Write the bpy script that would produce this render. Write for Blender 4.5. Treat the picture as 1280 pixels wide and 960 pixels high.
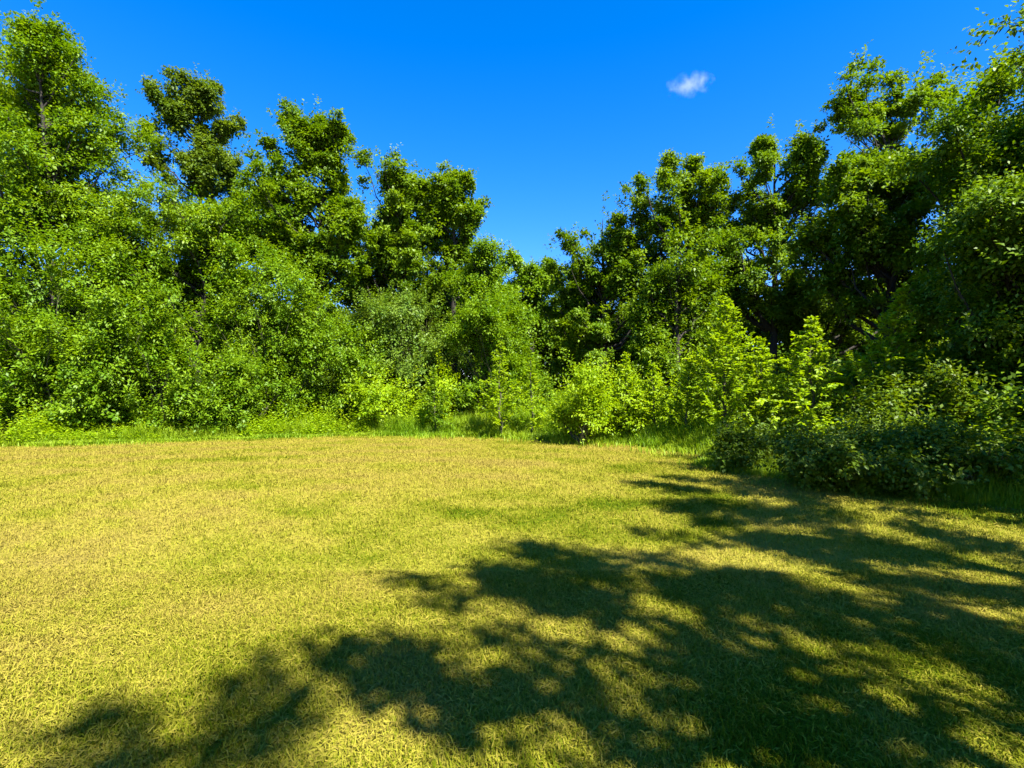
import bpy, math
import numpy as np

# ------------------------------------------------------------------ basics
for o in list(bpy.data.objects):
    bpy.data.objects.remove(o)
SC = bpy.context.scene
COL = SC.collection
RNG = np.random.default_rng(20240617)
CAM_H = 1.6            # eye height of the photographer
SUN_EL = math.radians(52)
SUN_AZ = np.array([0.57, -0.82])          # towards the sun, seen from above
SUN_AZ = SUN_AZ / np.linalg.norm(SUN_AZ)


def unit(v):
    return v / np.maximum(np.linalg.norm(v, axis=-1, keepdims=True), 1e-9)


def rand_dir(rng, n):
    return unit(rng.normal(size=(n, 3)))


_TAB = np.random.default_rng(5).random((256, 256))


def vnoise(x, y):
    xi = np.floor(x).astype(int); yi = np.floor(y).astype(int)
    fx = x - xi; fy = y - yi
    fx = fx * fx * (3 - 2 * fx); fy = fy * fy * (3 - 2 * fy)
    a = _TAB[xi & 255, yi & 255]; b = _TAB[(xi + 1) & 255, yi & 255]
    c = _TAB[xi & 255, (yi + 1) & 255]; d = _TAB[(xi + 1) & 255, (yi + 1) & 255]
    return (a * (1 - fx) + b * fx) * (1 - fy) + (c * (1 - fx) + d * fx) * fy


def fbm(x, y, n=4):
    s = 0; a = 1; t = 0
    for i in range(n):
        s = s + a * vnoise(x * 2 ** i + 17.3 * i, y * 2 ** i + 9.1 * i); t += a; a *= 0.5
    return s / t


def ground_z(x, y):
    return 0.10 * (fbm(np.asarray(x) * 0.11 + 3.3, np.asarray(y) * 0.11 + 8.1, 3) - 0.5) * \
        np.clip((np.hypot(x, y) - 2) / 8, 0, 1)


# ------------------------------------------------------------------ mesh building
class Geo:
    """collects vertices and faces, then links them as one mesh object"""

    def __init__(self):
        self.v = []; self.q = []; self.t = []; self.n = 0
        self.qt = []; self.tt = []

    def add(self, verts, quads=None, tris=None, qtint=None, ttint=None):
        verts = np.asarray(verts, dtype=np.float64).reshape(-1, 3)
        self.v.append(verts)
        if quads is not None and len(quads):
            self.q.append(np.asarray(quads) + self.n)
            self.qt.append(np.zeros(len(quads)) if qtint is None else qtint)
        if tris is not None and len(tris):
            self.t.append(np.asarray(tris) + self.n)
            self.tt.append(np.zeros(len(tris)) if ttint is None else ttint)
        self.n += len(verts)

    def build(self, name, mat, parent=None, origin=(0, 0, 0), smooth=True):
        v = np.concatenate(self.v) - np.asarray(origin)
        q = np.concatenate(self.q) if self.q else np.zeros((0, 4), int)
        t = np.concatenate(self.t) if self.t else np.zeros((0, 3), int)
        tint = np.concatenate(self.qt + self.tt)
        me = bpy.data.meshes.new(name)
        me.vertices.add(len(v)); me.vertices.foreach_set('co', v.astype(np.float32).ravel())
        loops = np.concatenate([q.ravel(), t.ravel()])
        me.loops.add(len(loops)); me.loops.foreach_set('vertex_index', loops.astype(np.int32))
        me.polygons.add(len(q) + len(t))
        st = np.concatenate([np.arange(len(q)) * 4, len(q) * 4 + np.arange(len(t)) * 3])
        me.polygons.foreach_set('loop_start', st.astype(np.int32))
        at = me.attributes.new('tint', 'FLOAT', 'FACE')
        at.data.foreach_set('value', tint.astype(np.float32))
        me.update(calc_edges=True)
        me.polygons.foreach_set('use_smooth', np.full(len(me.polygons), smooth))
        me.materials.append(mat)
        o = bpy.data.objects.new(name, me); COL.objects.link(o)
        if parent is not None:
            o.parent = parent
        else:
            o.location = origin
        return o


def leaves(geo, pos, axis, nrm, size, width, tint, fine=False):
    """one folded blade per leaf; 'fine' leaves get a rounder outline"""
    n = len(pos)
    a = unit(axis)
    nn = nrm - a * np.sum(nrm * a, axis=1, keepdims=True)
    nn = unit(nn)
    s = np.cross(nn, a)
    sz = size[:, None]; w = (size * width)[:, None] * 0.5
    if not fine:
        b = pos; tip = pos + a * sz - nn * sz * 0.12
        l = pos + a * sz * 0.48 + s * w + nn * w * 0.35
        r = pos + a * sz * 0.48 - s * w + nn * w * 0.35
        v = np.stack([b, r, tip, l], axis=1).reshape(-1, 3)
        q = np.arange(n * 4).reshape(n, 4)
        geo.add(v, q, qtint=tint)
    else:
        b = pos; tip = pos + a * sz - nn * sz * 0.18
        l1 = pos + a * sz * 0.28 + s * w + nn * w * 0.35
        l2 = pos + a * sz * 0.68 + s * w * 0.78 + nn * w * 0.15
        r1 = pos + a * sz * 0.28 - s * w + nn * w * 0.35
        r2 = pos + a * sz * 0.68 - s * w * 0.78 + nn * w * 0.15
        v = np.stack([b, r1, r2, tip, l2, l1], axis=1).reshape(-1, 3)
        i = np.arange(n)[:, None] * 6
        q = np.concatenate([i + np.array([0, 1, 2, 3]), i + np.array([0, 3, 4, 5])])
        geo.add(v, q, qtint=np.concatenate([tint, tint]))


def tube(geo, pts, rad, k=5):
    pts = np.asarray(pts, float); m = len(pts)
    tan = unit(np.gradient(pts, axis=0))
    ref = np.array([0.31, 0.94, 0.11])
    u = unit(np.cross(tan, ref)); w = np.cross(tan, u)
    ang = np.arange(k) * 2 * math.pi / k
    ring = (np.cos(ang)[None, :, None] * u[:, None] + np.sin(ang)[None, :, None] * w[:, None])
    v = pts[:, None] + ring * np.asarray(rad)[:, None, None]
    q = []
    for i in range(m - 1):
        j = np.arange(k); j2 = (j + 1) % k
        q.append(np.stack([i * k + j, i * k + j2, (i + 1) * k + j2, (i + 1) * k + j], axis=1))
    geo.add(v.reshape(-1, 3), np.concatenate(q))


# ------------------------------------------------------------------ materials
def leaf_mat(name, dark, light, trans, rough=0.5, spec=0.22, tr=0.33):
    m = bpy.data.materials.new(name); m.use_nodes = True
    nt = m.node_tree; nt.nodes.clear(); N = nt.nodes.new; L = nt.links.new
    out = N('ShaderNodeOutputMaterial')
    at = N('ShaderNodeAttribute'); at.attribute_name = 'tint'
    mix = N('ShaderNodeMix'); mix.data_type = 'RGBA'
    L(at.outputs['Fac'], mix.inputs['Factor'])
    mix.inputs['A'].default_value = (*dark, 1); mix.inputs['B'].default_value = (*light, 1)
    p = N('ShaderNodeBsdfPrincipled')
    L(mix.outputs['Result'], p.inputs['Base Color'])
    p.inputs['Roughness'].default_value = rough
    p.inputs['Specular IOR Level'].default_value = spec
    t = N('ShaderNodeBsdfTranslucent')
    mul = N('ShaderNodeMix'); mul.data_type = 'RGBA'; mul.blend_type = 'MULTIPLY'
    mul.inputs['Factor'].default_value = 1
    L(mix.outputs['Result'], mul.inputs['A']); mul.inputs['B'].default_value = (*trans, 1)
    L(mul.outputs['Result'], t.inputs['Color'])
    ms = N('ShaderNodeMixShader'); ms.inputs[0].default_value = tr
    L(p.outputs[0], ms.inputs[1]); L(t.outputs[0], ms.inputs[2])
    L(ms.outputs[0], out.inputs['Surface'])
    return m


def bark_mat(name, c1, c2):
    m = bpy.data.materials.new(name); m.use_nodes = True
    nt = m.node_tree; N = nt.nodes.new; L = nt.links.new
    p = nt.nodes['Principled BSDF']
    tc = N('ShaderNodeTexCoord'); mp = N('ShaderNodeMapping'); mp.inputs['Scale'].default_value = (9, 9, 1.6)
    no = N('ShaderNodeTexNoise'); no.inputs['Scale'].default_value = 2.0; no.inputs['Detail'].default_value = 5
    L(tc.outputs['Object'], mp.inputs[0]); L(mp.outputs[0], no.inputs['Vector'])
    mix = N('ShaderNodeMix'); mix.data_type = 'RGBA'
    L(no.outputs['Fac'], mix.inputs['Factor'])
    mix.inputs['A'].default_value = (*c1, 1); mix.inputs['B'].default_value = (*c2, 1)
    L(mix.outputs['Result'], p.inputs['Base Color']); p.inputs['Roughness'].default_value = 0.9
    bp = N('ShaderNodeBump'); bp.inputs['Strength'].default_value = 0.6; bp.inputs['Distance'].default_value = 0.03
    L(no.outputs['Fac'], bp.inputs['Height']); L(bp.outputs[0], p.inputs['Normal'])
    return m


M_OAK = leaf_mat('oak_leaf', (0.058, 0.122, 0.003), (0.138, 0.215, 0.004), (1.7, 1.6, 0.4))
M_LIME = leaf_mat('lime_green_leaf', (0.070, 0.150, 0.003), (0.150, 0.240, 0.005), (1.7, 1.6, 0.4))
M_DULL = leaf_mat('dull_oak_leaf', (0.052, 0.100, 0.008), (0.120, 0.178, 0.012), (1.6, 1.5, 0.5))
M_OLIVE = leaf_mat('olive_green_leaf', (0.066, 0.142, 0.003), (0.148, 0.228, 0.004), (1.7, 1.6, 0.4))
M_GREY = leaf_mat('grey_green_leaf', (0.070, 0.140, 0.012), (0.140, 0.210, 0.020), (1.5, 1.45, 0.5))
M_YOUNG = leaf_mat('young_leaf', (0.150, 0.260, 0.003), (0.255, 0.355, 0.004), (1.6, 1.5, 0.4), tr=0.42)
M_SHADE = leaf_mat('bramble_leaf', (0.058, 0.112, 0.003), (0.110, 0.165, 0.003), (1.7, 1.5, 0.4))
M_TALL = leaf_mat('long_grass', (0.110, 0.220, 0.003), (0.240, 0.320, 0.010), (1.5, 1.4, 0.4), rough=0.55, spec=0.2)
M_BARK = bark_mat('dark_bark', (0.008, 0.006, 0.004), (0.030, 0.024, 0.014))
M_STEM = bark_mat('green_bark', (0.030, 0.032, 0.012), (0.075, 0.070, 0.030))


def ramp(nt, src, stops):
    r = nt.nodes.new('ShaderNodeValToRGB')
    e = r.color_ramp.elements
    while len(e) < len(stops):
        e.new(0.5)
    for x, (p, c) in zip(e, stops):
        x.position = p; x.color = (*c, 1)
    nt.links.new(src, r.inputs[0])
    return r.outputs[0]


STRAW = [(0.0, (0.240, 0.192, 0.036)), (0.22, (0.275, 0.234, 0.034)), (0.45, (0.245, 0.234, 0.022)),
         (0.68, (0.130, 0.150, 0.004)), (1.0, (0.050, 0.095, 0.001))]


def grass_mat():
    m = bpy.data.materials.new('mown_grass'); m.use_nodes = True
    nt = m.node_tree; nt.nodes.clear(); N = nt.nodes.new; L = nt.links.new
    out = N('ShaderNodeOutputMaterial')
    at = N('ShaderNodeAttribute'); at.attribute_name = 'tint'
    c = ramp(nt, at.outputs['Fac'], STRAW)
    p = N('ShaderNodeBsdfPrincipled'); L(c, p.inputs['Base Color'])
    p.inputs['Roughness'].default_value = 0.6; p.inputs['Specular IOR Level'].default_value = 0.04
    t = N('ShaderNodeBsdfTranslucent'); L(c, t.inputs['Color'])
    ms = N('ShaderNodeMixShader'); ms.inputs[0].default_value = 0.3
    L(p.outputs[0], ms.inputs[1]); L(t.outputs[0], ms.inputs[2]); L(ms.outputs[0], out.inputs[0])
    return m


def lawn_mat():
    m = bpy.data.materials.new('lawn_turf'); m.use_nodes = True
    nt = m.node_tree; N = nt.nodes.new; L = nt.links.new
    p = nt.nodes['Principled BSDF']
    at = N('ShaderNodeAttribute'); at.attribute_name = 'patch'
    tc = N('ShaderNodeTexCoord')
    no = N('ShaderNodeTexNoise'); no.inputs['Scale'].default_value = 34; no.inputs['Detail'].default_value = 6
    no.inputs['Roughness'].default_value = 0.75
    L(tc.outputs['Object'], no.inputs['Vector'])
    ma = N('ShaderNodeMath'); ma.operation = 'MULTIPLY_ADD'
    L(no.outputs['Fac'], ma.inputs[0]); ma.inputs[1].default_value = 0.9
    sub = N('ShaderNodeMath'); sub.operation = 'SUBTRACT'; L(at.outputs['Fac'], sub.inputs[0]); sub.inputs[1].default_value = 0.45
    L(sub.outputs[0], ma.inputs[2])
    c = ramp(nt, ma.outputs[0], STRAW)
    mul = N('ShaderNodeMix'); mul.data_type = 'RGBA'; mul.blend_type = 'MULTIPLY'; mul.inputs['Factor'].default_value = 1
    L(c, mul.inputs['A']); mul.inputs['B'].default_value = (0.84, 0.84, 0.84, 1)
    L(mul.outputs['Result'], p.inputs['Base Color']); p.inputs['Roughness'].default_value = 0.9
    p.inputs['Specular IOR Level'].default_value = 0.1
    bp = N('ShaderNodeBump'); bp.inputs['Strength'].default_value = 0.8; bp.inputs['Distance'].default_value = 0.03
    L(no.outputs['Fac'], bp.inputs['Height']); L(bp.outputs[0], p.inputs['Normal'])
    return m


def soil_mat():
    m = bpy.data.materials.new('woodland_floor'); m.use_nodes = True
    nt = m.node_tree; N = nt.nodes.new; L = nt.links.new
    p = nt.nodes['Principled BSDF']
    tc = N('ShaderNodeTexCoord')
    no = N('ShaderNodeTexNoise'); no.inputs['Scale'].default_value = 1.7; no.inputs['Detail'].default_value = 9
    L(tc.outputs['Object'], no.inputs['Vector'])
    c = ramp(nt, no.outputs['Fac'], [(0.35, (0.035, 0.026, 0.013)), (0.5, (0.05, 0.05, 0.014)), (0.68, (0.05, 0.085, 0.012))])
    L(c, p.inputs['Base Color']); p.inputs['Roughness'].default_value = 0.95
    bp = N('ShaderNodeBump'); bp.inputs['Strength'].default_value = 0.7; bp.inputs['Distance'].default_value = 0.1
    L(no.outputs['Fac'], bp.inputs['Height']); L(bp.outputs[0], p.inputs['Normal'])
    return m


# ------------------------------------------------------------------ ground
EDGE = np.array([(-26, 2), (-22, 8.5), (-18.6, 12.8), (-15.75, 15.75), (-12.1, 17.66), (-9.2, 19.2), (-6.6, 20.1),
                 (-3.0, 19.9), (0, 18.96), (2.0, 17.7), (3.55, 16.25), (4.55, 14.7), (5.0, 13.3), (4.85, 12.0),
                 (4.9, 10.8), (5.38, 9.57), (6.27, 8.19), (7.06, 7.06), (8.4, 5.0), (10, 2.0), (11, -3), (11, -12),
                 (-26, -12)], float)


def inside(px, py, poly=EDGE):
    r = np.zeros(np.shape(px), bool)
    n = len(poly)
    for i in range(n):
        x1, y1 = poly[i]; x2, y2 = poly[(i + 1) % n]
        if y1 == y2:
            continue
        c = ((y1 > py) != (y2 > py)) & (px < (x2 - x1) * (py - y1) / (y2 - y1) + x1)
        r ^= c
    return r


def sheet(name, xs, ys, mat, lift, keep=None, patch=None):
    X, Y = np.meshgrid(xs, ys, indexing='ij')
    Z = ground_z(X, Y) + lift
    nx, ny = X.shape
    i, j = np.meshgrid(np.arange(nx - 1), np.arange(ny - 1), indexing='ij')
    q = np.stack([i * ny + j, (i + 1) * ny + j, (i + 1) * ny + j + 1, i * ny + j + 1], axis=-1).reshape(-1, 4)
    v = np.stack([X, Y, Z], -1).reshape(-1, 3)
    if keep is not None:
        ce = v[q].mean(axis=1); q = q[keep(ce[:, 0], ce[:, 1])]
        used = np.unique(q); mp = np.full(len(v), -1); mp[used] = np.arange(len(used)); q = mp[q]; v = v[used]
    g = Geo(); g.add(v, q)
    o = g.build(name, mat)
    if patch is not None:
        a = o.data.attributes.new('patch', 'FLOAT', 'POINT')
        a.data.foreach_set('value', patch(v[:, 0], v[:, 1]).astype(np.float32))
    o['kind'] = 'structure'
    return o


def patch(x, y):
    """0 = bare straw, 1 = green: the dryness of the turf"""
    p = fbm(x * 0.42 + 5, y * 0.42 + 1, 5)
    p2 = fbm(x * 1.6 + 31, y * 1.6 + 12, 3)
    t = 0.315 + (p - 0.5) * 0.8 + (p2 - 0.5) * 0.6
    # mower swathes: arcs sweeping across the far half
    r = np.hypot(x + 3.5, y - 3.0)
    t = t + 0.12 * np.sin(r * 3.1 + 1.5 * fbm(x * 0.3, y * 0.3, 2)) * np.clip((y - 6) / 6, 0, 1)
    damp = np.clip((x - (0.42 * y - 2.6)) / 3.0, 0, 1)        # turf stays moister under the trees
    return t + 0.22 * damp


axis_pts = np.unique(np.concatenate([np.linspace(-40, 40, 161), np.array([-600, -300, -150, -90, -60, 60, 90, 150, 300, 600])]))
sheet('ground', axis_pts, axis_pts, soil_mat(), 0.0)
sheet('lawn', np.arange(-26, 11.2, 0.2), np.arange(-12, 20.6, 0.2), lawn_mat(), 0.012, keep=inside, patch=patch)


def tag(o, label=None, cat=None, group=None, kind=None):
    if label: o['label'] = label
    if cat: o['category'] = cat
    if group: o['group'] = group
    if kind: o['kind'] = kind


# mown grass blades and clippings
def mown_grass():
    rng = np.random.default_rng(11)
    n = 1150000
    u = rng.random(n)
    d0, d1 = 1.7, 20.5
    # few far, many near; screen density stays even
    near = rng.random(n) < 0.22
    d = np.where(near, d0 + (4.6 - d0) * np.sqrt(u), d0 + (d1 - d0) * u)
    x = (rng.random(n) * 2 - 1) * (1.12 * d + 0.7)
    k = inside(x, d); x = x[k]; y = d[k]; n = len(x)
    z = ground_z(x, y) + 0.012
    grow = np.clip(y / 4.5, 0.9, 3.0) ** 0.55
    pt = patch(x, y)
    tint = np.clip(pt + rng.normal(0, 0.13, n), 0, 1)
    lying = rng.random(n) < (0.48 - 0.30 * np.clip(pt, 0, 1))
    tint = np.where(lying, np.clip(tint - 0.10, 0, 1), np.clip(tint + 0.10, 0, 1))
    az = rng.random(n) * 2 * math.pi
    h = np.stack([np.cos(az), np.sin(az)], 1)
    ln = np.where(lying, rng.uniform(0.022, 0.062, n), rng.uniform(0.018, 0.058, n)) * grow
    tuft = fbm(x * 4.2, y * 4.2, 2)
    ln *= np.where(lying, 1, 0.55 + 0.95 * tuft)
    wd = rng.uniform(0.0016, 0.0034, n) * grow * 1.05
    el0 = np.where(lying, rng.normal(0.22, 0.25, n), rng.normal(1.15, 0.3, n))
    el1 = np.where(lying, rng.normal(-0.05, 0.25, n), rng.normal(0.60, 0.40, n))
    base = np.stack([x, y, z + np.where(lying, rng.uniform(0.0, 0.022, n) * grow, -0.004)], 1)
    tw = az + rng.normal(0, 0.35, n)
    h2 = np.stack([np.cos(tw), np.sin(tw)], 1)
    d1_ = np.concatenate([h * np.cos(el0)[:, None], np.sin(el0)[:, None]], 1)
    d2_ = np.concatenate([h2 * np.cos(el1)[:, None], np.sin(el1)[:, None]], 1)
    mid = base + d1_ * (ln * 0.55)[:, None]
    tip = mid + d2_ * (ln * 0.5)[:, None]
    s = np.stack([-h[:, 1], h[:, 0], rng.normal(0, 0.35, n)], 1) * wd[:, None]
    v = np.stack([base - s, base + s, mid + s * 0.9, mid - s * 0.9, tip], 1).reshape(-1, 3)
    v[:, 2] = np.maximum(v[:, 2], ground_z(v[:, 0], v[:, 1]) + 0.006)
    i = np.arange(n)[:, None] * 5
    g = Geo()
    g.add(v, i + np.array([0, 1, 2, 3]), i + np.array([3, 2, 4]), tint, tint)
    o = g.build('mown_grass', grass_mat())
    tag(o, 'dry yellow mown grass with greener tufts covering the clearing', 'grass', kind='stuff')


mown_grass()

# ------------------------------------------------------------------ trees and shrubs
F = 640.0; HX, HY = 640.0, 495.0


def at(px, py, d):
    return np.array([(px - HX) / F * d, d, CAM_H + (HY - py) / F * d])


def lobes_world(lobes, d):
    c = []; r = []
    for i, l in enumerate(lobes):
        dd = l[4] if len(l) > 4 else ((i * 0.618) % 1.0 - 0.5) * 2.2
        c.append(at(l[0], l[1], d + dd))
        s = (d + dd) / F
        rx = l[2] * s * 1.14; rz = l[3] * s * 1.08
        r.append((rx, min(max(rx, 0.6 * rz), 3.2), rz))
    c = np.array(c); r = np.array(r)
    # every mass of the crown is itself a handful of uneven smaller masses
    rng = np.random.default_rng(int(abs(lobes[0][0] * 7 + lobes[0][1] * 3)) + 1)
    c2 = [c]; r2 = [r * 0.86]
    for i in range(len(c)):
        n = 6
        dr = rand_dir(rng, n); dr[:, 2] = np.abs(dr[:, 2]) * np.where(rng.random(n) < 0.7, 1, -1)
        f = rng.uniform(0.34, 0.56, n)[:, None]
        c2.append(c[i] + dr * r[i] * (1.06 - f * 0.9)); r2.append(np.maximum(r[i] * f, 0.25))
    return np.concatenate(c2), np.concatenate(r2)


def crown(geo, rng, c, r, nb, rb, nc, L, nl, size, width, up=0.35, out=0.6, hollow=0.35, gap=0.0, flat=0.7,
          fine=False, jit=0.4, tint_c=0.25, gf=1.0, given=None):
    """boughs -> shoots -> leaves; returns the bough centres"""
    if given is not None:
        bc, o, bs = given
        nb = len(bc)
        return foliage(geo, rng, bc, o, bs, nc, L, nl, size, width, up, out, flat, fine, jit, tint_c)
    w = (r[:, 0] * r[:, 2] + 0.3); w = w / w.sum()
    k = rng.choice(len(c), nb, p=w)
    d = rand_dir(rng, nb)
    low = d[:, 2] < -0.55
    d[low, 2] *= -rng.random(low.sum())
    d = unit(d)
    rad = (hollow + (1 - hollow) * rng.random(nb)) ** 0.55
    bc = c[k] + r[k] * d * rad[:, None]
    if gap > 0:
        f = fbm((bc[:, 0] * 1.25 + bc[:, 1] * 0.7) * gf, (bc[:, 2] * 1.35 + bc[:, 1] * 0.4) * gf, 2)
        keep = f > np.quantile(f, gap)
        bc = bc[keep]; d = d[keep]; k = k[keep]; nb = len(bc)
    o = unit(d * 0.8 + np.array([0, 0, 0.35]))
    bs = rb * rng.uniform(0.6, 1.35, nb)
    return foliage(geo, rng, bc, o, bs, nc, L, nl, size, width, up, out, flat, fine, jit, tint_c)


def foliage(geo, rng, bc, o, bs, nc, L, nl, size, width, up, out, flat, fine, jit, tint_c):
    nb = len(bc)
    btint = rng.normal(0, tint_c, nb)
    # shoots
    n = nb * nc
    bi = np.repeat(np.arange(nb), nc)
    d2 = rand_dir(rng, n)
    sp = bc[bi] + d2 * (bs[bi] * rng.random(n) ** 0.4)[:, None] * np.array([1, 1, flat])
    sd = unit(o[bi] * out + d2 * 0.55 + np.array([0, 0, up]) + rng.normal(0, jit, (n, 3)))
    sl = L * rng.uniform(0.55, 1.4, n)
    stint = rng.normal(0, 0.12, n)
    # leaves
    m = n * nl
    si = np.repeat(np.arange(n), nl)
    t = (np.tile(np.arange(nl), n) + rng.random(m)) / nl
    side = rand_dir(rng, m)
    side = unit(side - sd[si] * np.sum(side * sd[si], axis=1, keepdims=True))
    lp = sp[si] + sd[si] * (sl[si] * t)[:, None] + side * (size * 0.25) + np.array([0, 0, -0.10]) * (sl[si] * t * t)[:, None]
    la = unit(sd[si] * (0.35 + 0.7 * t[:, None] ** 3) + side * 0.9 + np.array([0, 0, -0.18]))
    ln = unit(np.array([0, 0, 0.75]) + o[bi[si]] * 0.5 + rng.normal(0, 0.34, (m, 3)))
    ls = size * rng.uniform(0.65, 1.25, m) * (1 - 0.35 * t)
    tint = np.clip(0.45 + btint[bi[si]] + stint[si] + rng.normal(0, 0.15, m), 0, 1)
    ok = lp[:, 2] > ground_z(lp[:, 0], lp[:, 1]) + 0.03
    leaves(geo, lp[ok], la[ok], ln[ok], ls[ok], width, tint[ok], fine)
    return bc


def limbs(geo, rng, base, top, c, r, nlimb, nb, rb, r0, first=0.3, thin=0.012, rise=0.9, k=7, wobble=0.25, taper=0.6, reach=1.22):
    """trunk and rising limbs that end on the outline of the crown; returns boughs strung along the limbs"""
    H = top[2] - base[2]
    m = 9
    t = np.linspace(0, 1, m)
    tr = base + (top - base) * t[:, None]
    wob = np.cumsum(rng.normal(0, 0.035 * wobble * H / 2, (m, 3)), axis=0); wob[:, 2] = 0
    tr = tr + wob - wob[-1] * t[:, None]
    rr = r0 * (1 - t) ** 0.8 + thin
    rr[0] *= 1.35
    tube(geo, tr, rr, k)
    w = (r[:, 0] * r[:, 2] + 0.15); w = w / w.sum()
    li = rng.choice(len(c), nlimb, p=w)
    d = rand_dir(rng, nlimb); dn = d[:, 2] < -0.2
    d[dn, 2] *= -rng.random(dn.sum()); d = unit(d)
    E = c[li] + r[li] * d * (0.35 + (reach - 0.35) * rng.random((nlimb, 1)) ** 0.5)
    per = np.maximum(1, np.round(nb / nlimb * rng.uniform(0.6, 1.4, nlimb))).astype(int)
    BC = []; O = []; BS = []
    s = np.linspace(0, 1, 7)[:, None]
    for i in range(nlimb):
        p = E[i]
        hd = math.hypot(p[0] - tr[4, 0], p[1] - tr[4, 1])
        za = min(max(p[2] - rise * hd * rng.uniform(0.7, 1.4) - 0.5, base[2] + first * H), base[2] + 0.93 * H)
        ta = (za - base[2]) / H
        a = np.array([np.interp(ta, t, tr[:, j]) for j in range(3)])
        ln = np.linalg.norm(p - a)
        ctrl = a * 0.45 + p * 0.55 + np.array([0, 0, -0.14 * ln]) + rng.normal(0, 0.08, 3) * ln
        pts = a * (1 - s) ** 2 + ctrl * 2 * s * (1 - s) + p * s ** 2
        pts[1:-1] += rng.normal(0, 0.022, (5, 3)) * ln
        ra = min(np.interp(ta, t, rr) * 0.55 + 0.006, 0.014 + 0.022 * ln)
        rad = ra * (1 - s[:, 0]) ** 0.9 + thin * 0.5
        tube(geo, pts, rad, 4)
        n = per[i]
        u = rng.uniform(0.28, 1.0, n) ** 0.75
        u[0] = 1.0
        q = np.stack([np.interp(u, s[:, 0], pts[:, j]) for j in range(3)], 1)
        tg = unit(p - ctrl)
        off = rand_dir(rng, n) * (np.array([1, 1, 0.6]) * ((0.10 + 0.16 * ln * (1 - u) + rb * 0.9 * (1.15 - u)) * rng.random(n) ** 0.5)[:, None])
        bcn = q + off
        for j in range(n):
            if u[j] < 0.97:
                v = max(u[j] - 0.16, 0)
                st = np.array([np.interp(v, s[:, 0], pts[:, e]) for e in range(3)])
                md = (st + bcn[j]) / 2 + np.array([0, 0, -0.05])
                tube(geo, [st, md, bcn[j]], [np.interp(v, s[:, 0], rad) * 0.6, thin * 0.6, thin * 0.35], 3)
        BC.append(bcn)
        O.append(unit(tg * 0.7 + unit(off + 1e-6) * 0.5 + np.array([0, 0, 0.25])))
        BS.append(rb * (1.2 - taper * u) * rng.uniform(0.7, 1.3, n))
    return np.concatenate(BC), np.concatenate(O), np.concatenate(BS)


def plant(name, label, cat, group, d, lobes, foot=None, top=None, mat=None, bark=None, trunk_r=0.16, parts=('trunk', 'crown'),
          seed=0, nlimb=None, first=0.3, skirt=False, spikes=0.2, spike_len=0.5, stub=None, rise=0.9, taper=0.65, thin=0.012, **kw):
    """a tree or shrub from the ellipsoid lobes of its crown, at its own distance d"""
    rng = np.random.default_rng(1000 + seed)
    c, r = lobes_world(lobes, d)
    if skirt:                       # shrubs are leafy right down to the ground
        low = [i for i in range(len(c)) if c[i, 2] - r[i, 2] < 2.2]
        cc = c[low].copy(); rr = r[low].copy()
        rr[:, 2] = np.maximum(0.45, 0.55 * (c[low, 2] - 0.3)); cc[:, 2] = 0.15 + rr[:, 2] * 0.8; rr[:, :2] *= 0.95
        c = np.concatenate([c, cc]); r = np.concatenate([r, rr]); kw['nb'] = int(kw['nb'] * 1.35)
    hi = int(np.argmax(c[:, 2] + r[:, 2]))
    fx = c[:, 0].mean() if foot is None else foot
    base = np.array([fx, c[:, 1].mean(), 0.0]); base[2] = ground_z(base[0], base[1]) - 0.02
    g = Geo(); sk = Geo()
    tp = c[hi] + np.array([0, 0, r[hi, 2] * -0.7]) if top is None else np.array(top)
    if stub is not None:            # shrubs branch from a short stock
        tp = base + (tp - base) * np.array([0.4, 0.4, stub])
    nl = nlimb or max(14, int(kw['nb'] / 7.5))
    boughs = limbs(sk, rng, base, tp, c, r, nl, kw['nb'], kw['rb'], trunk_r, first=first, rise=rise, taper=taper, thin=thin)
    gap = kw.pop('gap')
    f = fbm(boughs[0][:, 0] * 1.25 + boughs[0][:, 1] * 0.7, boughs[0][:, 2] * 1.35 + boughs[0][:, 1] * 0.4, 2)
    keep = f > np.quantile(f, gap)
    crown(g, rng, c, r, given=tuple(x[keep] for x in boughs), **kw)
    if spikes > 0:                  # stray shoots that break the outline
        sh = dict(kw); sh.update(nb=int(kw['nb'] * spikes), rb=0.06, nc=2, L=spike_len, nl=int(13 * spike_len / 0.6), hollow=0.8, out=0.9,
                                 up=0.45, jit=0.22)
        crown(g, rng, c, r * 0.96, **sh)
    root = bpy.data.objects.new(name, None); COL.objects.link(root); root.location = base
    root.empty_display_size = 0.5
    tag(root, label, cat, group)
    sk.build(parts[0], bark or M_BARK, root, base)
    g.build(parts[1], mat, root, base)
    return root


# presets: how the boughs, shoots and leaves of each kind are dealt out
def OAK(nb=95, **k):
    a = dict(mat=M_OAK, nb=int(nb * 3.3), rb=0.40, nc=16, L=0.30, nl=9, size=0.185, width=0.62, up=0.25, gap=0.14, hollow=0.25,
             trunk_r=0.20, first=0.35, flat=0.48)
    a.update(k); return a


def BIRCH(nb=120, **k):
    a = dict(mat=M_LIME, nb=int(nb * 2.6), rb=0.46, nc=14, L=0.48, nl=9, size=0.17, width=0.55, up=0.15, gap=0.08, hollow=0.35,
             trunk_r=0.15, flat=0.38)
    a.update(k); return a


def SHRUB(nb=90, **k):
    a = dict(mat=M_LIME, nb=int(nb * 2.1), rb=0.36, nc=11, L=0.55, nl=10, size=0.152, width=0.52, up=0.25, flat=0.4, out=0.7, gap=0.33, hollow=0.4,
             trunk_r=0.06, first=0.08, stub=0.3, rise=1.1, thin=0.006, bark=M_STEM, parts=('stem', 'foliage'), skirt=True, spikes=0.7, spike_len=0.9)
    a.update(k); return a


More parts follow.
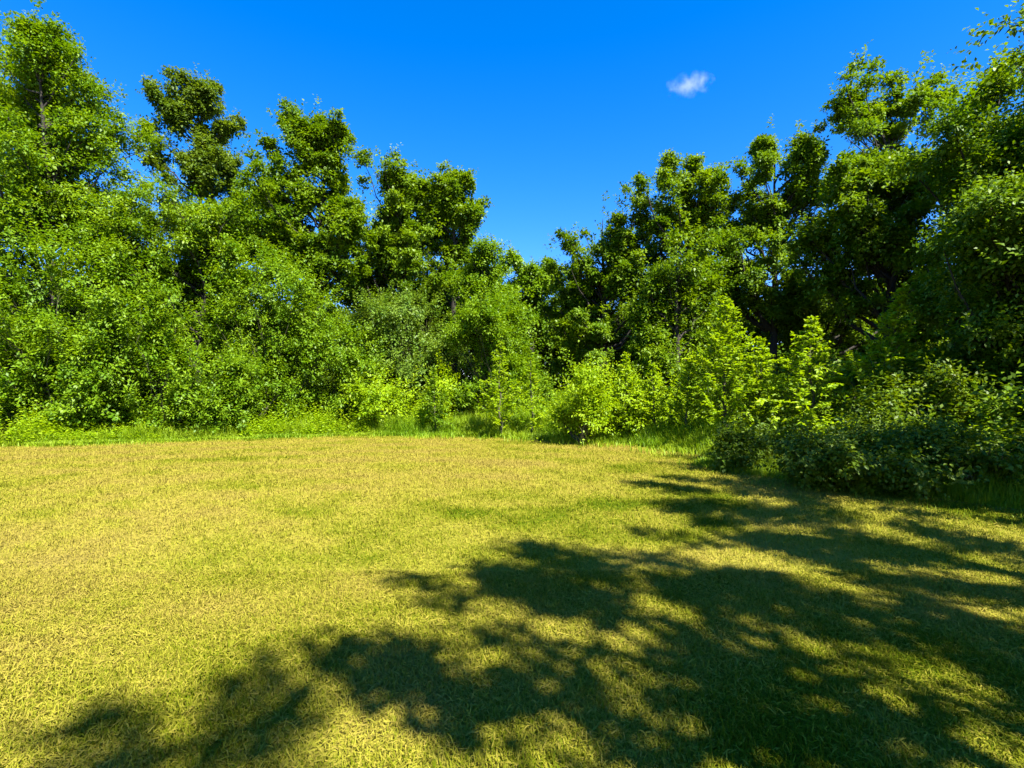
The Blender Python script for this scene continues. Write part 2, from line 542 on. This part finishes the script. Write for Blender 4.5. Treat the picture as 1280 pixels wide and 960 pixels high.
TL = 'trees along the left side of the clearing'
TR = 'trees along the right side of the clearing'
SL = 'shrubs along the left side of the clearing'
SR = 'shrubs along the right side of the clearing'
SP = 'young trees at the edge of the lawn'
S_ = [0]


def T(name, label, cat, group, d, lobes, preset, **k):
    S_[0] += 1
    preset.update(k)
    return plant(name, label, cat, group, d, lobes, seed=S_[0], **preset)


# ---- left side
T('leafy_tree', 'tallest bright green tree with a pointed leaning top at the far left edge', 'tree', TL, 21,
  [(46, 48, 22, 36), (22, 110, 40, 60), (75, 105, 48, 62), (115, 150, 48, 62), (15, 200, 60, 80), (80, 220, 75, 85), (150, 230, 42, 75),
   (170, 300, 40, 60), (-40, 230, 60, 130), (60, 290, 100, 60), (150, 320, 60, 50), (48, 185, 46, 60), (70, 235, 50, 50)], BIRCH(390, gap=0.04, mat=M_OLIVE))
T('oak_tree', 'airy dark oak with forked trunk against the sky beside the tallest left tree', 'tree', TL, 25,
  [(222, 118, 34, 34), (258, 142, 34, 42), (212, 170, 24, 36), (284, 190, 22, 40), (262, 215, 34, 32), (235, 205, 40, 36), (285, 240, 30, 40)], OAK(92, gap=0.15, mat=M_DULL), first=0.45)
T('oak_tree', 'broad dense round-topped oak, widest of the three oaks left of the gap', 'tree', TL, 24,
  [(362, 178, 42, 40), (405, 186, 42, 42), (345, 240, 34, 52), (420, 255, 40, 60), (380, 310, 56, 62), (335, 330, 34, 60), (425, 340, 36, 50), (445, 300, 24, 50), (325, 270, 24, 50)],
  OAK(205, gap=0.1))
T('oak_tree', 'slim oak with two dark stems, middle of the three oaks left of the gap', 'tree', TL, 26,
  [(478, 222, 32, 34), (510, 242, 26, 40), (468, 285, 30, 50), (508, 310, 32, 50), (480, 350, 36, 40), (535, 320, 24, 56)], OAK(130, gap=0.12))
T('oak_tree', 'narrow oak with a straight stem, nearest to the gap on its left side', 'tree', TL, 27,
  [(570, 242, 28, 28), (548, 285, 26, 44), (588, 275, 17, 34), (572, 335, 28, 40)], OAK(100, gap=0.12))
T('leafy_tree', 'light green leafy tree in front of the narrow oak by the gap', 'tree', TL, 25,
  [(600, 335, 24, 36), (612, 370, 28, 40), (585, 375, 24, 40)], BIRCH(60))
T('leafy_tree', 'mid green spreading tree below the airy oak on the left', 'tree', TL, 22,
  [(215, 300, 60, 55), (275, 300, 48, 52), (310, 345, 36, 45), (230, 370, 60, 60), (160, 345, 40, 60)], BIRCH(165, size=0.17, mat=M_OLIVE))
T('round_shrub', 'huge bushy bright green shrub at the far left edge of the lawn', 'shrub', SL, 19,
  [(30, 370, 70, 75), (95, 350, 50, 58), (130, 410, 46, 70), (50, 450, 75, 66), (130, 480, 50, 45), (-30, 420, 60, 110)],
  SHRUB(250, size=0.17, rb=0.42))
T('leafy_shrub', 'slender pointed light green shrub right of the huge left shrub', 'shrub', SL, 19.4,
  [(193, 395, 22, 34), (205, 440, 36, 48), (232, 480, 34, 38), (190, 490, 30, 34)], SHRUB(100))
T('round_shrub', 'large dome shaped shrub tree in front of the broad round-topped oak', 'shrub', SL, 22,
  [(335, 365, 44, 44), (375, 392, 40, 46), (300, 400, 40, 58), (345, 440, 62, 50), (400, 440, 30, 40)], SHRUB(220, rb=0.40))
T('leafy_shrub', 'low shrub at the foot of the dome shaped shrub tree', 'shrub', SL, 20.8,
  [(290, 480, 38, 28), (330, 490, 34, 24), (262, 490, 24, 20)], SHRUB(75))
T('leafy_shrub', 'mid green shrub between the dome shaped shrub and the grey-green shrub', 'shrub', SL, 23,
  [(432, 445, 36, 34), (405, 475, 34, 28), (455, 475, 34, 28)], SHRUB(95))
T('round_shrub', 'dull grey-green shrub below the slim twin-stemmed oak', 'shrub', SL, 24,
  [(475, 405, 34, 34), (522, 412, 34, 38), (500, 450, 46, 38), (545, 450, 26, 34)], SHRUB(150, mat=M_GREY))
T('willow_shrub', 'tall egg shaped light green shrub left of the gap', 'shrub', SL, 23,
  [(605, 400, 26, 34), (628, 425, 28, 40), (595, 440, 30, 44), (640, 465, 30, 38)], SHRUB(140, mat=M_LIME, nc=24))
T('leafy_shrub', 'low spreading shrub at the verge below the grey-green shrub', 'shrub', SL, 22.4,
  [(470, 500, 34, 22), (515, 500, 30, 24), (545, 485, 14, 26)], SHRUB(80, mat=M_YOUNG))
T('oak_tree', 'back-row oak seen between the airy oak and the broad round-topped oak', 'tree', TL, 30,
  [(200, 250, 44, 44), (300, 255, 40, 50), (250, 300, 70, 50), (330, 300, 40, 60)], OAK(120, gap=0.14), first=0.2)
T('oak_tree', 'back-row oak seen between the slim oak and the narrow oak', 'tree', TL, 31,
  [(450, 290, 30, 50), (535, 300, 34, 50), (500, 340, 60, 44), (590, 350, 30, 40), (550, 380, 50, 40)], OAK(120, gap=0.14), first=0.2)
T('leafy_tree', 'dim leafy understorey tree behind the twin-stemmed oak', 'tree', TL, 29,
  [(450, 375, 40, 50), (520, 395, 44, 50), (572, 405, 34, 50), (480, 430, 60, 40)], OAK(130, gap=0.1), first=0.1)
# ---- far gap
T('leafy_tree', 'distant low tree at the bottom of the gap in the tree line', 'tree', TL, 33,
  [(645, 345, 24, 26), (672, 352, 20, 28), (640, 395, 34, 40), (680, 395, 28, 34)], OAK(95, mat=M_LIME, size=0.22, rb=0.7))
# ---- right side
T('oak_tree', 'round crowned oak first on the right of the gap, dark beneath', 'tree', TR, 26,
  [(712, 325, 24, 34), (752, 290, 32, 36), (785, 300, 30, 44), (735, 370, 40, 44), (790, 370, 40, 50), (740, 430, 36, 40), (700, 380, 26, 50), (800, 340, 36, 60)], OAK(165))
T('oak_tree', 'oak with a curving dark limb in its open top, right of the gap', 'tree', TR, 25,
  [(808, 245, 26, 32), (848, 228, 34, 30), (882, 240, 24, 30), (835, 285, 46, 36), (880, 310, 30, 40), (905, 260, 24, 40), (860, 370, 40, 40)], OAK(125, gap=0.15))
T('leafy_tree', 'dim leafy understorey tree beneath the round crowned oak', 'tree', TR, 28,
  [(725, 430, 44, 40), (790, 425, 50, 44), (860, 420, 44, 44), (900, 390, 40, 44), (760, 470, 60, 30)], OAK(150, gap=0.1), first=0.1)
T('leafy_tree', 'pale green leafy tree in front of the oaks right of the gap', 'tree', TR, 21,
  [(850, 320, 28, 34), (870, 355, 26, 34), (835, 370, 30, 34), (845, 420, 26, 30), (862, 395, 22, 34), (828, 450, 30, 34), (862, 450, 28, 30), (815, 410, 24, 40), (885, 400, 22, 36)], BIRCH(135, mat=M_OAK, gap=0.12), first=0.1)
T('oak_tree', 'thin-leaved oak with visible branching stems behind the tallest bright sapling', 'tree', TR, 24,
  [(930, 222, 32, 32), (985, 190, 32, 36), (1008, 210, 24, 40), (940, 280, 40, 46), (1000, 280, 38, 50), (960, 345, 50, 44), (1025, 250, 26, 50), (915, 330, 36, 50)], OAK(140, gap=0.2))
T('oak_tree', 'open crowned oak standing highest above the others on the right', 'tree', TR, 23,
  [(1070, 115, 30, 34), (1110, 88, 34, 30), (1150, 102, 34, 32), (1170, 130, 22, 30), (1105, 140, 48, 30), (1075, 172, 30, 26), (1135, 172, 34, 24)],
  OAK(54, gap=0.26), first=0.6, top=(16.9, 23.0, 13.6))
T('oak_tree', 'spreading oak with a thick dark trunk below the open crowned oak', 'tree', TR, 19.5,
  [(1062, 245, 36, 44), (1110, 235, 40, 40), (1155, 225, 36, 34), (1090, 300, 50, 46), (1040, 330, 34, 60), (1140, 310, 44, 54)], OAK(150, gap=0.14))
T('leafy_tree', 'dim leafy understorey tree behind the trunk of the spreading oak', 'tree', TR, 25,
  [(1060, 385, 56, 46), (1130, 395, 50, 50), (985, 405, 40, 40), (1090, 440, 70, 40), (1190, 420, 50, 50), (985, 365, 36, 34)], OAK(170, gap=0.1), first=0.1)
T('leafy_tree', 'dense leaning tree filling the right edge behind the shaded one', 'tree', TR, 15.5,
  [(1215, 150, 34, 44), (1258, 130, 40, 50), (1185, 210, 34, 44), (1240, 230, 56, 64), (1205, 300, 50, 60), (1300, 200, 60, 90), (1190, 380, 44, 60)],
  BIRCH(190, size=0.165, mat=M_OLIVE), foot=12.5)
T('leafy_tree', 'shaded near tree at the right edge with a few sunlit leaves', 'tree', TR, 11.5,
  [(1290, 300, 66, 80), (1250, 370, 50, 60), (1300, 420, 70, 80), (1235, 450, 50, 60), (1340, 350, 80, 130)],
  BIRCH(190, mat=M_OAK, size=0.14, rb=0.5, nc=24), foot=10.8)
T('leafy_tree', 'tree beyond the right edge, only a dark dangling sprig showing at the top corner', 'tree', TR, 10.5,
  [(1256, 48, 18, 12), (1275, 85, 24, 24), (1308, 52, 24, 26), (1450, 140, 60, 120), (1450, -20, 60, 80)], OAK(34, size=0.13, rb=0.3, nl=7, hollow=0.1), foot=13.9, spikes=0.4)
T('leafy_shrub', 'sunlit low bush with a dark hollow beneath, left of the bright sapling', 'shrub', SR, 18.2,
  [(788, 502, 20, 16), (818, 506, 24, 18), (760, 516, 18, 12), (842, 516, 18, 16)], SHRUB(70, mat=M_YOUNG, size=0.13))
T('leafy_shrub', 'small bush among long grass left of the sunlit low bush', 'shrub', SR, 17,
  [(740, 500, 18, 22), (710, 515, 16, 14), (735, 478, 7, 14)], SHRUB(46, mat=M_YOUNG, size=0.12, rb=0.3))
T('leafy_shrub', 'dark shaded shrub between the leaning sapling and the bramble mound', 'shrub', SR, 11.2,
  [(1105, 520, 30, 24), (1145, 505, 34, 34), (1185, 510, 30, 36), (1070, 545, 22, 12)], SHRUB(90, mat=M_SHADE, size=0.13, rb=0.32), spikes=0.7, spike_len=0.5)
T('bramble_bush', 'low sunlit-tipped bramble at the corner of the lawn below the bright sapling', 'bramble', SR, 12,
  [(915, 576, 24, 8), (950, 572, 32, 11), (985, 568, 34, 15)], SHRUB(75, mat=M_SHADE, size=0.095, rb=0.24, L=0.35, fine=True, width=0.65), spikes=0.5, spike_len=0.4)
T('bramble_bush', 'wide dark bramble mound in the shade along the right lawn edge', 'bramble', SR, 9.6,
  [(1030, 582, 46, 17), (1090, 578, 52, 22), (1150, 578, 48, 28), (1060, 598, 56, 12)], SHRUB(190, mat=M_SHADE, size=0.09, rb=0.24, L=0.32, fine=True, width=0.68), spikes=0.5, spike_len=0.4)
T('bramble_bush', 'tallest shaded bramble mound at the lower right edge', 'bramble', SR, 9.1,
  [(1190, 586, 46, 28), (1240, 578, 50, 38), (1300, 576, 60, 50), (1225, 606, 56, 18), (1275, 610, 50, 20), (1140, 592, 44, 18)], SHRUB(240, mat=M_SHADE, size=0.09, rb=0.24, L=0.34, fine=True, width=0.68), spikes=0.5, spike_len=0.4)


# ---- saplings: a straight leader with whorls of rising, leafy side shoots
def sapling(label, group, px, top, d, spread, nbr=46, mat=M_YOUNG, size=0.13, lean=0.0, low=0.08, droop=0.0, seed=0, sub=3, rise=0.75):
    rng = np.random.default_rng(5000 + seed)
    b = at(px, 0, d); b[2] = ground_z(b[0], b[1]) - 0.02
    tp = at(px + lean, top, d)
    H = tp[2] - b[2]; R = spread / F * d
    g = Geo(); s = Geo()
    t = np.linspace(0, 1, 8)
    st = b + (tp - b) * t[:, None]; st[1:-1] += rng.normal(0, 0.012 * H, (6, 3)) * np.array([1, 1, 0])
    tube(s, st, 0.012 * H * (1 - t) ** 0.9 + 0.004, 6)
    for i in range(nbr):
        f = low + (0.98 - low) * ((i + rng.random()) / nbr) ** 0.9
        a = np.array([np.interp(f, t, st[:, j]) for j in range(3)])
        az = i * 2.399 + rng.normal(0, 0.4)
        prof = (1 - f) ** 1.05 * min(1, 0.45 + f * 2.4) * 1.15 + 0.05
        ln = R * prof * rng.uniform(0.7, 1.25)
        dr = unit(np.array([math.cos(az), math.sin(az), rise + 0.5 * f + rng.normal(0, 0.15)]))
        kids = [(a, dr, ln)]
        for q in range(sub):
            u = rng.uniform(0.3, 0.85)
            kids.append((a + dr * ln * u, unit(dr + rng.normal(0, 0.55, 3)), ln * rng.uniform(0.3, 0.55)))
        bt = rng.normal(0, 0.16)
        for (p0, dd, l_) in kids:
            ss = np.linspace(0, 1, 5)[:, None]
            pts = p0 + dd * l_ * ss + np.array([0, 0, -droop - 0.10]) * l_ * ss ** 2
            tube(s, pts, 0.010 * l_ * (1 - ss[:, 0]) + 0.0025, 3)
            n = max(6, int(l_ / size * 4.0))
            tt = np.sort(rng.uniform(0.1, 1, n))
            pp = p0 + dd * (l_ * tt)[:, None] + np.array([0, 0, -droop - 0.10]) * (l_ * tt ** 2)[:, None]
            sd = unit(np.cross(dd, [0, 0, 1.0]))
            sg = np.where(np.arange(n) % 2 == 0, 1.0, -1.0)[:, None]
            ax = dd * 0.75 + sd * sg * 0.8 + rng.normal(0, 0.28, (n, 3)) + np.array([0, 0, -0.1])
            nr = np.array([0, 0, 0.8]) + rng.normal(0, 0.38, (n, 3)) + dd * 0.2
            leaves(g, pp, ax, nr, size * (1.08 - 0.35 * f) * rng.uniform(0.65, 1.25, n), 0.5, np.clip(0.5 + bt + rng.normal(0, 0.2, n), 0, 1), True)
    root = bpy.data.objects.new('sapling', None); COL.objects.link(root); root.location = b
    tag(root, label, 'sapling', group)
    s.build('stem', M_STEM, root, b); g.build('foliage', mat, root, b)


sapling('tallest bright yellow-green sapling with a feathery pointed top near the lawn corner', SP, 905, 372, 14.5, 76, 96, seed=1, size=0.12)
sapling('shorter feathery sapling just right of the tallest sapling', SP, 950, 422, 14.2, 56, 60, seed=2, size=0.12)
sapling('sunlit sapling with arching spread branches, right of the feathery pair', SP, 1015, 396, 13.4, 76, 76, seed=3, droop=0.15, rise=0.6)
sapling('sunlit sapling leaning right in front of the shaded right edge tree', SP, 1085, 358, 12.6, 72, 76, seed=4, lean=46, low=0.3)
sapling('small light green sapling standing in the long grass left of the gap', SP, 625, 425, 19.2, 40, 50, seed=5, size=0.12, low=0.06)
sapling('thin wispy sapling standing below the gap in the tree line', SP, 664, 440, 18.8, 27, 40, seed=6, size=0.11, low=0.05)
sapling('knee-high pointed sapling in the long grass between gap and sunlit bush', SP, 738, 466, 17.4, 24, 34, seed=7, size=0.11)
sapling('narrow sapling with a pointed tip above the sunlit low bush', SP, 783, 440, 16.8, 36, 44, seed=8, size=0.12)
sapling('bright sapling with a leaning tip rising out of the sunlit low bush', SP, 822, 452, 16.6, 38, 44, seed=10, size=0.12, lean=-8)
sapling('loose bright sapling close on the left of the tallest sapling', SP, 858, 440, 15.6, 40, 46, seed=11, size=0.12, lean=6)
sapling('upright green sapling at the verge in front of the grey-green shrub', SP, 543, 460, 20.2, 26, 40, seed=9, size=0.12, mat=M_LIME)


# ---- trees behind the photographer and beyond the right edge that shade the lawn
def shade_tree(label, x, y, h, rad, seed, nb=64, bottom=0.4, gap=0.36):
    rng = np.random.default_rng(9000 + seed)
    nlob = 7
    c = []; r = []
    for i in range(nlob):
        f = bottom + (1 - bottom) * (i + 0.5) / nlob
        a = i * 2.4
        prof = math.sin(math.pi * (0.18 + 0.74 * (i + 0.5) / nlob))
        c.append((x + rad * 0.5 * prof * math.cos(a), y + rad * 0.5 * prof * math.sin(a), f * h))
        r.append((rad * 0.75 * prof, rad * 0.75 * prof, h * (1 - bottom) / nlob * 0.9))
    c = np.array(c); r = np.array(r)
    g = Geo(); s = Geo()
    base = np.array([x, y, ground_z(x, y) - 0.02])
    root = bpy.data.objects.new('oak_tree', None); COL.objects.link(root); root.location = base
    tag(root, label, 'tree', 'trees that shade the near lawn')
    bg = limbs(s, rng, base, np.array([x, y, h * 0.94]), c, r, nb // 2, int(nb * 3.4), 0.31, 0.2, first=bottom * 0.7, reach=1.35)
    f = fbm(bg[0][:, 0] * 1.9 + bg[0][:, 1] * 1.1, bg[0][:, 2] * 2.1, 2)
    kp = f > np.quantile(f, gap)
    crown(g, rng, c, r, nb=nb, rb=0.31, nc=8, L=0.30, nl=8, size=0.18, width=0.62, flat=0.6, given=tuple(q[kp] for q in bg))
    s.build('trunk', M_BARK, root, base); g.build('crown', M_OAK, root, base)


SHADE = [('oak outside the right edge level with the bramble mounds', 10.6, 3.0, 13.5, 3.2),
         ('oak outside the right edge nearest to the photographer', 8.3, -0.8, 13.0, 2.6),
         ('oak behind the photographer casting the middle lawn shadow', 5.6, -2.95, 12.0, 2.1),
         ('oak behind the photographer, casting the lower left lawn shadow', 4.35, -6.25, 12.6, 2.2),
         ('small oak outside the right edge close beside the bramble mounds', 14.0, 4.6, 11.3, 2.7),
         ('oak outside the right edge behind the nearest shaded tree', 17.8, 7.6, 15.5, 3.0),
         ('oak far outside the right edge shading the dense leaning tree', 17.2, 11.2, 19.5, 3.6)]
for i, (lb, x, y, h, rd) in enumerate(SHADE):
    shade_tree(lb, x, y, h, rd, i, nb=120 if x > 10 else (78 if x > 8 else 70), gap=0.15 if x > 10 else (0.24 if x < 5 else 0.4), bottom=0.2 if x > 10 else 0.38)


# ------------------------------------------------------------------ uncountable growth
def along(poly, n, rng):
    seg = np.linalg.norm(np.diff(poly, axis=0), axis=1); cu = np.concatenate([[0], np.cumsum(seg)])
    s = rng.random(n) * cu[-1]
    x = np.interp(s, cu, poly[:, 0]); y = np.interp(s, cu, poly[:, 1])
    k = np.clip(np.searchsorted(cu, s) - 1, 0, len(seg) - 1)
    tg = np.diff(poly, axis=0)[k]; tg = tg / np.linalg.norm(tg, axis=1, keepdims=True)
    return x, y, np.stack([-tg[:, 1], tg[:, 0]], 1), s     # left normal points away from the lawn


def long_grass():
    rng = np.random.default_rng(77)
    g = Geo()
    poly = EDGE[1:20]
    n = 150000
    x, y, nr, s = along(poly, n, rng)
    # strip of uneven width, deeper in the middle of the far side
    deep = 0.9 + 2.2 * np.exp(-((x - 0.5) / 5.0) ** 2) * (y > 13)
    off = -0.12 + deep * rng.random(n) ** 1.3 + 1.3 * (fbm(x * 0.6 + 5, y * 0.6, 3) - 0.5) - 0.25 * (rng.random(n) < 0.06)
    stray = rng.random(n) < 0.05                      # tufts the mower missed
    off = np.where(stray, -rng.random(n) ** 1.5 * 1.3 * (fbm(x * 1.3, y * 1.3 + 4, 2) > 0.5), off)
    x = x + nr[:, 0] * off; y = y + nr[:, 1] * off
    z = ground_z(x, y)
    tall = (0.16 + 0.40 * np.clip(off / 0.8, 0, 1)) * (1 + 0.7 * np.exp(-((x - 0.5) / 4.5) ** 2)) * (0.55 + 0.9 * fbm(x * 0.8 + 40, y * 0.8, 3))
    near = np.clip(y / 13, 0.45, 1.0)
    ln = tall * rng.uniform(0.55, 1.3, n) * np.clip(near + 0.1, 0, 1)
    az = rng.random(n) * 2 * math.pi
    h = np.stack([np.cos(az), np.sin(az)], 1)
    el0 = rng.normal(1.35, 0.14, n); el1 = rng.normal(0.75, 0.4, n)
    base = np.stack([x, y, z - 0.01], 1)
    mid = base + np.concatenate([h * np.cos(el0)[:, None], np.sin(el0)[:, None]], 1) * (ln * 0.6)[:, None]
    tip = mid + np.concatenate([h * np.cos(el1)[:, None], np.sin(el1)[:, None]], 1) * (ln * 0.5)[:, None]
    wd = rng.uniform(0.004, 0.009, n) * np.clip(y / 13, 0.6, 1.3)
    sv = np.stack([-h[:, 1], h[:, 0], 0 * wd], 1) * wd[:, None]
    v = np.stack([base - sv, base + sv, mid + sv, mid - sv, tip], 1).reshape(-1, 3)
    i = np.arange(n)[:, None] * 5
    tint = np.clip(0.5 + (fbm(x * 0.7, y * 0.7 + 9, 3) - 0.5) * 1.3 + rng.normal(0, 0.2, n), 0, 1)
    g.add(v, i + np.array([0, 1, 2, 3]), i + np.array([3, 2, 4]), tint, tint)
    o = g.build('long_grass', M_TALL)
    tag(o, 'fringe of long bright green grass between mown lawn and shrubs', 'long grass', kind='stuff')


long_grass()


def weeds():
    """nettles and other leafy stems crowding the verge"""
    rng = np.random.default_rng(78)
    g = Geo()
    n = 14000
    x, y, nr, s = along(EDGE[1:20], n, rng)
    off = 0.35 + 2.3 * rng.random(n) ** 0.9
    left = x < -5.5
    off = np.where(left, off - 0.25, off + 0.35 + 1.0 * ((x > -3) & (x < 4)))
    x = x + nr[:, 0] * off; y = y + nr[:, 1] * off
    kf = fbm(x * 0.55 + 3, y * 0.55 + 7, 3)
    k = kf > 0.37
    x, y, off, kf = x[k], y[k], off[k], kf[k]; n = len(x)
    h = (0.26 + 0.50 * np.clip(off / 1.8, 0, 1)) * np.exp(rng.normal(0, 0.32, n)) * (0.6 + 0.9 * np.clip((kf - 0.37) / 0.3, 0, 1))
    h = h * np.where(x > 4.5, 0.72, 1) * (1 + 0.3 * np.exp(-((x + 1.5) / 4.5) ** 2))
    nl = 16
    si = np.repeat(np.arange(n), nl); t = (np.tile(np.arange(nl), n) + rng.random(n * nl)) / nl
    leanv = rng.normal(0, 0.16, (n, 2))
    px = x[si] + leanv[si, 0] * t * h[si]; py = y[si] + leanv[si, 1] * t * h[si]
    pz = ground_z(px, py) + h[si] * (0.12 + 0.88 * t)
    az = np.tile(np.arange(nl) * 2.4, n) + rng.normal(0, 0.5, n * nl)
    ax = np.stack([np.cos(az), np.sin(az), 0.25 - 0.5 * rng.random(n * nl) + 0.5 * t ** 3], 1)
    nrm = np.array([0, 0, 1.0]) + rng.normal(0, 0.5, (n * nl, 3))
    sz = 0.125 * rng.uniform(0.6, 1.25, n * nl) * (1 - 0.45 * t ** 2)
    tint = np.clip(0.45 + rng.normal(0, 0.22, n)[si] + rng.normal(0, 0.13, n * nl), 0, 1)
    leaves(g, np.stack([px, py, pz], 1), ax, nrm, sz, 0.5, tint, True)
    o = g.build('undergrowth', M_YOUNG)
    tag(o, 'leafy nettles and weeds crowding the verge in front of the shrubs', 'undergrowth', kind='stuff')


weeds()


def woodland():
    """the far wood behind the front trees, one dark leafy mass"""
    rng = np.random.default_rng(79)
    g = Geo()
    poly = np.array([(-40, 6), (-36, 20), (-26, 30), (-12, 36), (0, 38), (10, 35), (18, 29), (24, 21), (24, 10), (19, 3)], float)
    n = 5200
    x, y, nr, s = along(poly, n, rng)
    off = rng.uniform(-2.5, 2.5, n)
    x = x + nr[:, 0] * off; y = y + nr[:, 1] * off
    top = 5.2 + 3.6 * fbm(x * 0.23, y * 0.23, 3)
    z = rng.random(n) ** 0.8 * top
    c = np.stack([x, y, z + 0.2], 1)
    r = np.tile(np.array([[0.5, 0.5, 0.5]]), (n, 1))
    crown(g, rng, c, r, nb=n * 2, rb=0.8, nc=12, L=0.5, nl=6, size=0.30, width=0.62, hollow=0.1)
    e = EDGE[0:21]
    x2, y2, nr2, s2 = along(e, 2600, rng)
    off2 = rng.uniform(3.2, 8.0, 2600)
    x2 = x2 + nr2[:, 0] * off2; y2 = y2 + nr2[:, 1] * off2
    z2 = rng.random(2600) * (1.2 + 0.35 * (off2 - 3.2))
    k2 = ~inside(x2, y2) & (y2 > 0)
    crown(g, rng, np.stack([x2, y2, z2 + 0.1], 1)[k2], np.full((k2.sum(), 3), 0.4), nb=3600, rb=0.45, nc=11, L=0.45, nl=7, size=0.19,
          width=0.58, hollow=0.1)
    for i in range(0, n, 20):
        b = np.array([x[i], y[i], -0.05])
        tube(g, [b, b + [0.1, 0, 3], b + [0.0, 0.1, 7]], [0.16, 0.11, 0.05], 6)
    o = g.build('woodland', M_OAK)
    tag(o, 'dark mass of distant woodland seen between the front trees', 'woodland', kind='stuff')


woodland()


# ------------------------------------------------------------------ cloud
def cloud():
    d = 900.0
    rng = np.random.default_rng(4)
    c0 = at(862, 106, d)
    m = bpy.data.materials.new('cloud_vapour'); m.use_nodes = True
    nt = m.node_tree; nt.nodes.clear(); N = nt.nodes.new; L = nt.links.new
    out = N('ShaderNodeOutputMaterial')
    tc = N('ShaderNodeTexCoord')
    no = N('ShaderNodeTexNoise'); no.inputs['Scale'].default_value = 0.07; no.inputs['Detail'].default_value = 7
    no.inputs['Roughness'].default_value = 0.6
    L(tc.outputs['Object'], no.inputs['Vector'])
    # soft fall-off towards the rim of the puff
    mp = N('ShaderNodeMapping'); mp.inputs['Scale'].default_value = (1 / 45, 1 / 29, 1 / 19)
    L(tc.outputs['Object'], mp.inputs[0])
    ln = N('ShaderNodeVectorMath'); ln.operation = 'LENGTH'; L(mp.outputs[0], ln.inputs[0])
    inv = N('ShaderNodeMath'); inv.operation = 'MULTIPLY_ADD'; inv.inputs[1].default_value = -0.42; inv.inputs[2].default_value = 0.42
    L(ln.outputs['Value'], inv.inputs[0])
    ad = N('ShaderNodeMath'); ad.operation = 'ADD'; L(inv.outputs[0], ad.inputs[0]); L(no.outputs['Fac'], ad.inputs[1])
    mr = N('ShaderNodeMapRange'); mr.inputs['From Min'].default_value = 0.57; mr.inputs['From Max'].default_value = 0.92
    mr.inputs['To Min'].default_value = 0.0; mr.inputs['To Max'].default_value = 0.010
    L(ad.outputs[0], mr.inputs['Value'])
    v = N('ShaderNodeVolumePrincipled'); v.inputs['Color'].default_value = (1, 1, 1, 1)
    L(mr.outputs[0], v.inputs['Density']); v.inputs['Anisotropy'].default_value = 0.0
    L(v.outputs[0], out.inputs['Volume'])
    g = Geo()
    nu, nv = 20, 12
    th = np.linspace(0, math.pi, nv); ph = np.arange(nu) * 2 * math.pi / nu
    P = np.stack([np.sin(th)[:, None] * np.cos(ph), np.sin(th)[:, None] * np.sin(ph), np.cos(th)[:, None] * np.ones(nu)], -1)
    vv = P.reshape(-1, 3) * np.array([46, 30, 21])
    q = [[i * nu + j, (i + 1) * nu + j, (i + 1) * nu + (j + 1) % nu, i * nu + (j + 1) % nu] for i in range(nv - 1) for j in range(nu)]
    g.add(vv + c0, q)
    o = g.build('cloud', m, None, c0)
    o.rotation_euler = (0, math.radians(-8), 0)
    tag(o, 'single small wispy white cloud in the blue sky, upper right', 'cloud')


cloud()

# ------------------------------------------------------------------ light
w = bpy.data.worlds.new('World'); SC.world = w; w.use_nodes = True
nt = w.node_tree; nt.nodes.clear()
sky = nt.nodes.new('ShaderNodeTexSky'); sky.sky_type = 'NISHITA'; sky.sun_disc = False
sky.sun_elevation = SUN_EL
sky.sun_rotation = math.atan2(SUN_AZ[0], SUN_AZ[1])
sky.air_density = 1.0; sky.dust_density = 0.2; sky.ozone_density = 4.0
hs = nt.nodes.new('ShaderNodeHueSaturation'); hs.inputs['Saturation'].default_value = 1.4
nt.links.new(sky.outputs[0], hs.inputs['Color'])
bg = nt.nodes.new('ShaderNodeBackground'); bg.inputs['Strength'].default_value = 0.076
tn = nt.nodes.new('ShaderNodeMix'); tn.data_type = 'RGBA'; tn.blend_type = 'MULTIPLY'; tn.inputs['Factor'].default_value = 1.0
nt.links.new(hs.outputs[0], tn.inputs['A']); tn.inputs['B'].default_value = (1.0, 0.84, 1.08, 1)
nt.links.new(tn.outputs['Result'], bg.inputs['Color'])
wo = nt.nodes.new('ShaderNodeOutputWorld'); nt.links.new(bg.outputs[0], wo.inputs[0])

sl = bpy.data.lights.new('sun', 'SUN'); sl.energy = 5.0; sl.angle = math.radians(0.53); sl.color = (1.0, 0.95, 0.86)
so = bpy.data.objects.new('sun', sl); COL.objects.link(so)
from mathutils import Vector
tow = Vector((SUN_AZ[0] * math.cos(SUN_EL), SUN_AZ[1] * math.cos(SUN_EL), math.sin(SUN_EL)))
so.rotation_euler = tow.to_track_quat('Z', 'Y').to_euler(); so.location = tow * 60

# ------------------------------------------------------------------ camera
cd = bpy.data.cameras.new('camera'); cam = bpy.data.objects.new('camera', cd); COL.objects.link(cam)
cam.location = (0, 0, CAM_H); cam.rotation_euler = (math.radians(90), 0, 0)
cd.sensor_width = 36; cd.lens = 18.0; cd.shift_y = (HY - 480) / 1280.0
cd.clip_start = 0.05; cd.clip_end = 5000
SC.camera = cam

SC.view_settings.view_transform = 'Standard'; SC.view_settings.look = 'None'
SC.view_settings.exposure = 2.1; SC.view_settings.gamma = 1.0
cy = SC.cycles
cy.max_bounces = 6; cy.diffuse_bounces = 3; cy.glossy_bounces = 2; cy.transmission_bounces = 3; cy.transparent_max_bounces = 4
cy.volume_bounces = 1
cy.use_denoising = True
cy.denoiser = 'OPENIMAGEDENOISE'
cy.denoising_input_passes = 'RGB_ALBEDO_NORMAL'
cy.denoising_prefilter = 'ACCURATE'
SC.render.use_persistent_data = False
